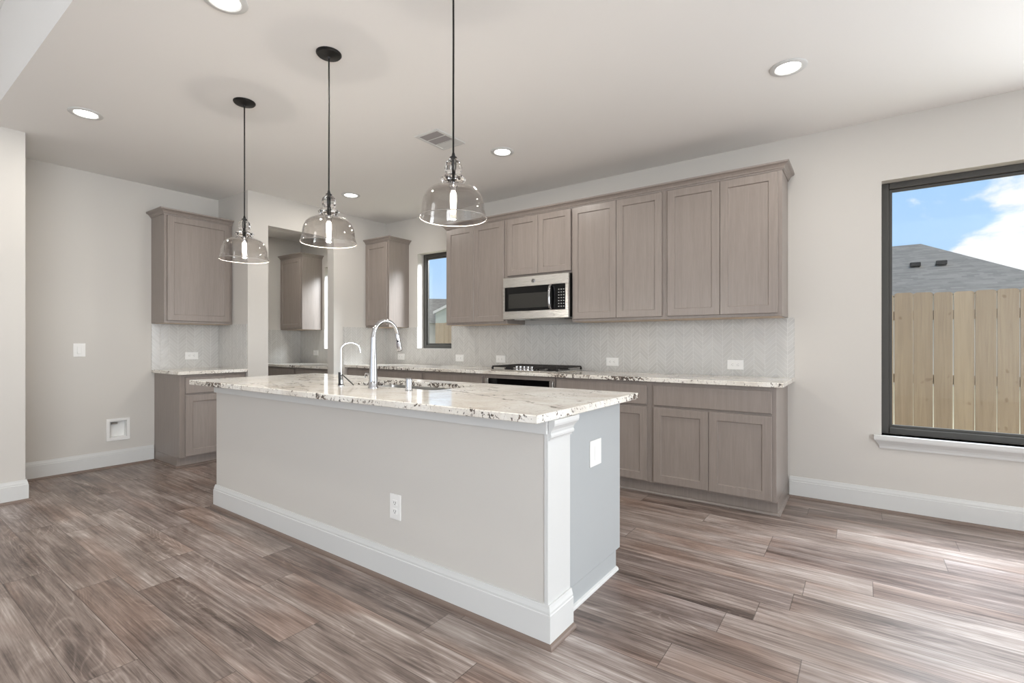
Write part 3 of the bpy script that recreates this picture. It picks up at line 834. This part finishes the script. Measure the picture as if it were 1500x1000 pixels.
def pendant(label, x, y):
    o = thing('pendant_light', label, 'pendant light', (x, y, ZC), 0, 'island pendants')
    D = -ZC
    MB().lathe([(.066, -.0005), (.066, -.006), (.060, -.013), (.030, -.019), (.010, -.022), (.006, -.030), (.001, -.030)], 32).build('canopy', M['black'], o, smooth=True)
    MB().tube([(0, 0, -.026), (0.001, 0, -.25), (-.001, .001, -.5), (0, 0, 1.995+D)], .0042, 8).build('cord', M['black'], o, smooth=True)
    MB().lathe([(.004, 2.012+D), (.006, 2.006+D), (.009, 1.992+D), (.016, 1.989+D), (.016, 1.983+D), (.001, 1.983+D)], 20).build('cord_cap', M['black'], o, smooth=True)
    MB().lathe([(.001, 1.9825+D), (.018, 1.9815+D), (.034, 1.964+D), (.039, 1.946+D), (.035, 1.925+D), (.018, 1.9105+D), (.001, 1.9103+D)], 10).build('crystal_ball', M['crystal'], o)
    MB().lathe([(.001, 1.9095+D), (.032, 1.909+D), (.048, 1.903+D), (.056, 1.893+D), (.049, 1.880+D), (.037, 1.8685+D), (.001, 1.8680+D)], 12).build('crystal_disc', M['crystal'], o)
    MB().lathe([(.0065, 1.984+D), (.0065, 1.870+D)], 10).build('stem', M['black'], o, smooth=True)
    prof = [(.020, 1.866), (.050, 1.8645), (.080, 1.858), (.104, 1.846), (.120, 1.829), (.131, 1.804), (.1355, 1.780), (.1365, 1.763), (.138, 1.752), (.142, 1.740), (.145, 1.730), (.147, 1.724)]
    inner = [(r-.003, z-.002 if i < 4 else z) for i, (r, z) in enumerate(prof)][::-1]
    inner[0] = (.1445, 1.7235)
    MB().lathe([(r, z+D) for r, z in prof+inner], 56).build('glass_shade', M['smoke'], o, smooth=True, angle=60)
    MB().lathe([(.1455+.0022*math.cos(a), 1.7235+.0022*math.sin(a)+D) for a in [2*PI*k/8 for k in range(9)]], 56).build('rim', M['glassrim'], o, smooth=True)
    MB().lathe([(.001, 1.8675+D), (.021, 1.8672+D), (.021, 1.862+D), (.015, 1.858+D), (.014, 1.842+D), (.001, 1.842+D)], 20).build('socket', M['chrome'], o, smooth=True)
    MB().lathe([(.001, 1.841+D), (.010, 1.839+D), (.014, 1.828+D), (.0145, 1.795+D), (.012, 1.765+D), (.010, 1.748+D), (.006, 1.742+D), (.001, 1.741+D)], 16).build('bulb', M['bulb'], o, smooth=True)
    l = bpy.data.lights.new('filament', 'POINT'); l.shadow_soft_size = .011; l.energy = PENDANT_W; l.color = (1, .95, .88)
    q = bpy.data.objects.new('filament', l); C.objects.link(q); q.parent = o; q.location = (0, 0, 1.727+D)
    return o
p = pendant('smoked glass pendant over the far end of the island', -2.81, -2.735)
for x, lab in ((-1.885, 'smoked glass pendant over the middle of the island, behind the tall faucet'), (-.976, 'smoked glass pendant hanging nearest, in front of the main wall cabinets')):
    q = copy_tree(p); q.location.x = x; q['label'] = lab

o = thing('air_vent', 'white square ceiling air vent with louvres greyed by painted shade', 'vent', (-2.184, -1.558, ZC))
mb = MB(); a, b_ = .120, .160
for q in ((-a, a, b_-.026, b_), (-a, a, -b_, -b_+.026), (-a, -a+.026, -b_+.026, b_-.026), (a-.026, a, -b_+.026, b_-.026), ):
    mb.box(q[0], q[1], q[2], q[3], -.008, -.0005, .002)
mb.build('frame', M['trim'], o)
M['louvre'] = mat('shaded_white_louvre', srgb(150, 146, 146), .5)  # white blades of two banks, shade between them put into this grey
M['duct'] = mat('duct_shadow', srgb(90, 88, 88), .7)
bh = (2*b_-.052-.020)/3
for j in range(3):
    mb = MB(); ya = -b_+.026+j*(bh+.010)
    if j: MB().box(-a+.026, a-.026, ya-.0095, ya-.0005, -.007, -.001, .001).build('divider', M['trim'], o)
    for k in range(7):
        y = ya+.005+k*bh/7; sg = 1 if j < 2 else -1
        y0_ = y if sg > 0 else y+.010
        e_ = .0085 if sg > 0 else .0122
        q = [(y0_, -.0022), (y0_+sg*e_, -.0066), (y0_+sg*(e_+.0007), -.0058), (y0_+sg*.0007, -.0014)]
        if j == 2: mb.box(-a+.027, a-.027, y-.001, y+.0098, -.0062, -.0052)
        else: mb.loft([[(-a+.027, *p_) for p_ in q], [(a-.027, *p_) for p_ in q]])
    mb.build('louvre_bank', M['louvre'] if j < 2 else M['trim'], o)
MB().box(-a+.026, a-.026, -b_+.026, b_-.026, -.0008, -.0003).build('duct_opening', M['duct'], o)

# ------------------------------------------------------------------ outside
structure('lawn', MB().box(-70, 60, .30, 80, -.25, -.15), M['lawn'])
def picket(x, wd, h, top=None):
    j = random.uniform(-.006, .006)
    L = [(0, 0), (0, h+j-.035), (.03, h+j), ]
    pts = [(-wd/2, 0), (wd/2, 0), (wd/2, h+j-.012), (wd/2-.02, h+j), (-wd/2+.02, h+j), (-wd/2, h+j-.012)]
    mb = MB().loft([[(x+px, -.016, pz) for px, pz in pts], [(x+px, 0, pz) for px, pz in pts]])
    return mb
def fence(label, x0, x1, y, h, rails, gap=.007):
    o = thing('wooden_fence', label, 'fence', (x0, y, -.15))
    n = int((x1-x0)/.1475)
    for k in range(n):
        g = random.choice((.003, .006, .009, .012))
        picket(k*.1475+.07, .1475-g, h).build('picket', M['cedar'], o)
    for z in rails: MB().box(0, n*.1475, .001, .039, z-.044, z+.044, .003).build('rail', M['cedar'], o)
    for k in range(int((x1-x0)/2.4)+1):
        MB().box(k*2.4, k*2.4+.09, .0395, .13, -.02, h-.05, .004).build('post', M['cedar'], o)
    return o
random.seed(7)
fence('tall cedar picket fence filling the lower half of the large window', -.6, 4.2, 1.9, 1.82, (.22, .98, 1.60))
fence('weathered cedar fence seen through the small kitchen window', -8.15, -4.6, 4.5, 1.82, (.25, .95, 1.50))

def hip_house():
    o = thing('neighbour_house', 'house with grey hipped shingle roof beyond the tall fence', 'house', (0, 22, -.15))
    RZ, EZ, AX = 5.41, 2.78, 2.39
    x0, x1, y0, y1 = -11, 5.3, -7, 7
    mb = MB(); bm = mb.bm
    v = [bm.verts.new(q) for q in ((x0, y0, EZ), (x1, y0, EZ), (x1, y1, EZ), (x0, y1, EZ), (AX, 0, RZ), (x0+4, 0, RZ))]
    for f in ((0, 1, 4, 5), (1, 2, 4), (2, 3, 5, 4), (3, 0, 5), (0, 3, 2, 1)): mb.face([v[i] for i in f])
    mb.build('roof', M['shingle'], o)
    MB().box(x0+.5, x1-.5, y0+.5, y1-.5, 0, EZ).build('wall', M['siding'], o)
    def vent(x, f, w_, h_):
        y = y0+(0-y0)*f; z = EZ+(RZ-EZ)*f
        MB().box(x-w_/2, x+w_/2, y-.16, y+.16, z+.01, z+h_, .02).build('roof_vent', M['black'], o)
    vent(2.02-.05, .475, .30, .16); vent(2.67, .475, .30, .16)
    MB().cyl((.85, -4.6, EZ+.75), (.85, -4.6, EZ+1.35), .06, n=10).build('vent_pipe', M['slot'], o)
hip_house()
def gable_house():
    o = thing('neighbour_house', 'distant gabled house in the small kitchen window', 'house', (-31, 28.5, -.15), PI/4)
    mb = MB(); mb.loft([[(-7, -3, 3.0), (-7, 0, 5.35), (-7, 3, 3.0)], [(9, -3, 3.0), (9, 0, 5.35), (9, 3, 3.0)]]); mb.build('roof', M['shingle'], o)
    MB().box(-6.6, 8.6, -2.7, 2.7, 0, 3.02).build('wall', M['siding'], o)
    M['siding2'] = mat('grey_green_siding', srgb(176, 184, 178), .8)
    mb = MB(); mb.loft([[(-.5, -4.2, 0), (4.3, -4.2, 0), (4.3, -4.2, 3.95), (1.9, -4.2, 5.2), (-.5, -4.2, 3.95)], [(-.5, -1, 0), (4.3, -1, 0), (4.3, -1, 3.95), (1.9, -1, 5.2), (-.5, -1, 3.95)]])
    mb.build('gable_wall', M['siding2'], o)
    for s in (-1, 1):
        a = Vector((1.9, -4.35, 5.28)); b = Vector((1.9+s*2.6, -4.35, 3.93))
        MB().loft([[tuple(a), tuple(a+Vector((0, .2, 0))), tuple(a+Vector((0, .2, -.22))), tuple(a+Vector((0, 0, -.22)))], [tuple(b), tuple(b+Vector((0, .2, 0))), tuple(b+Vector((0, .2, -.22))), tuple(b+Vector((0, 0, -.22)))]]).build('rake_board', M['trim'], o)
    MB().box(.75, 1.15, -4.24, -4.19, 3.35, 4.15).build('window', M['slot'], o)
gable_house()
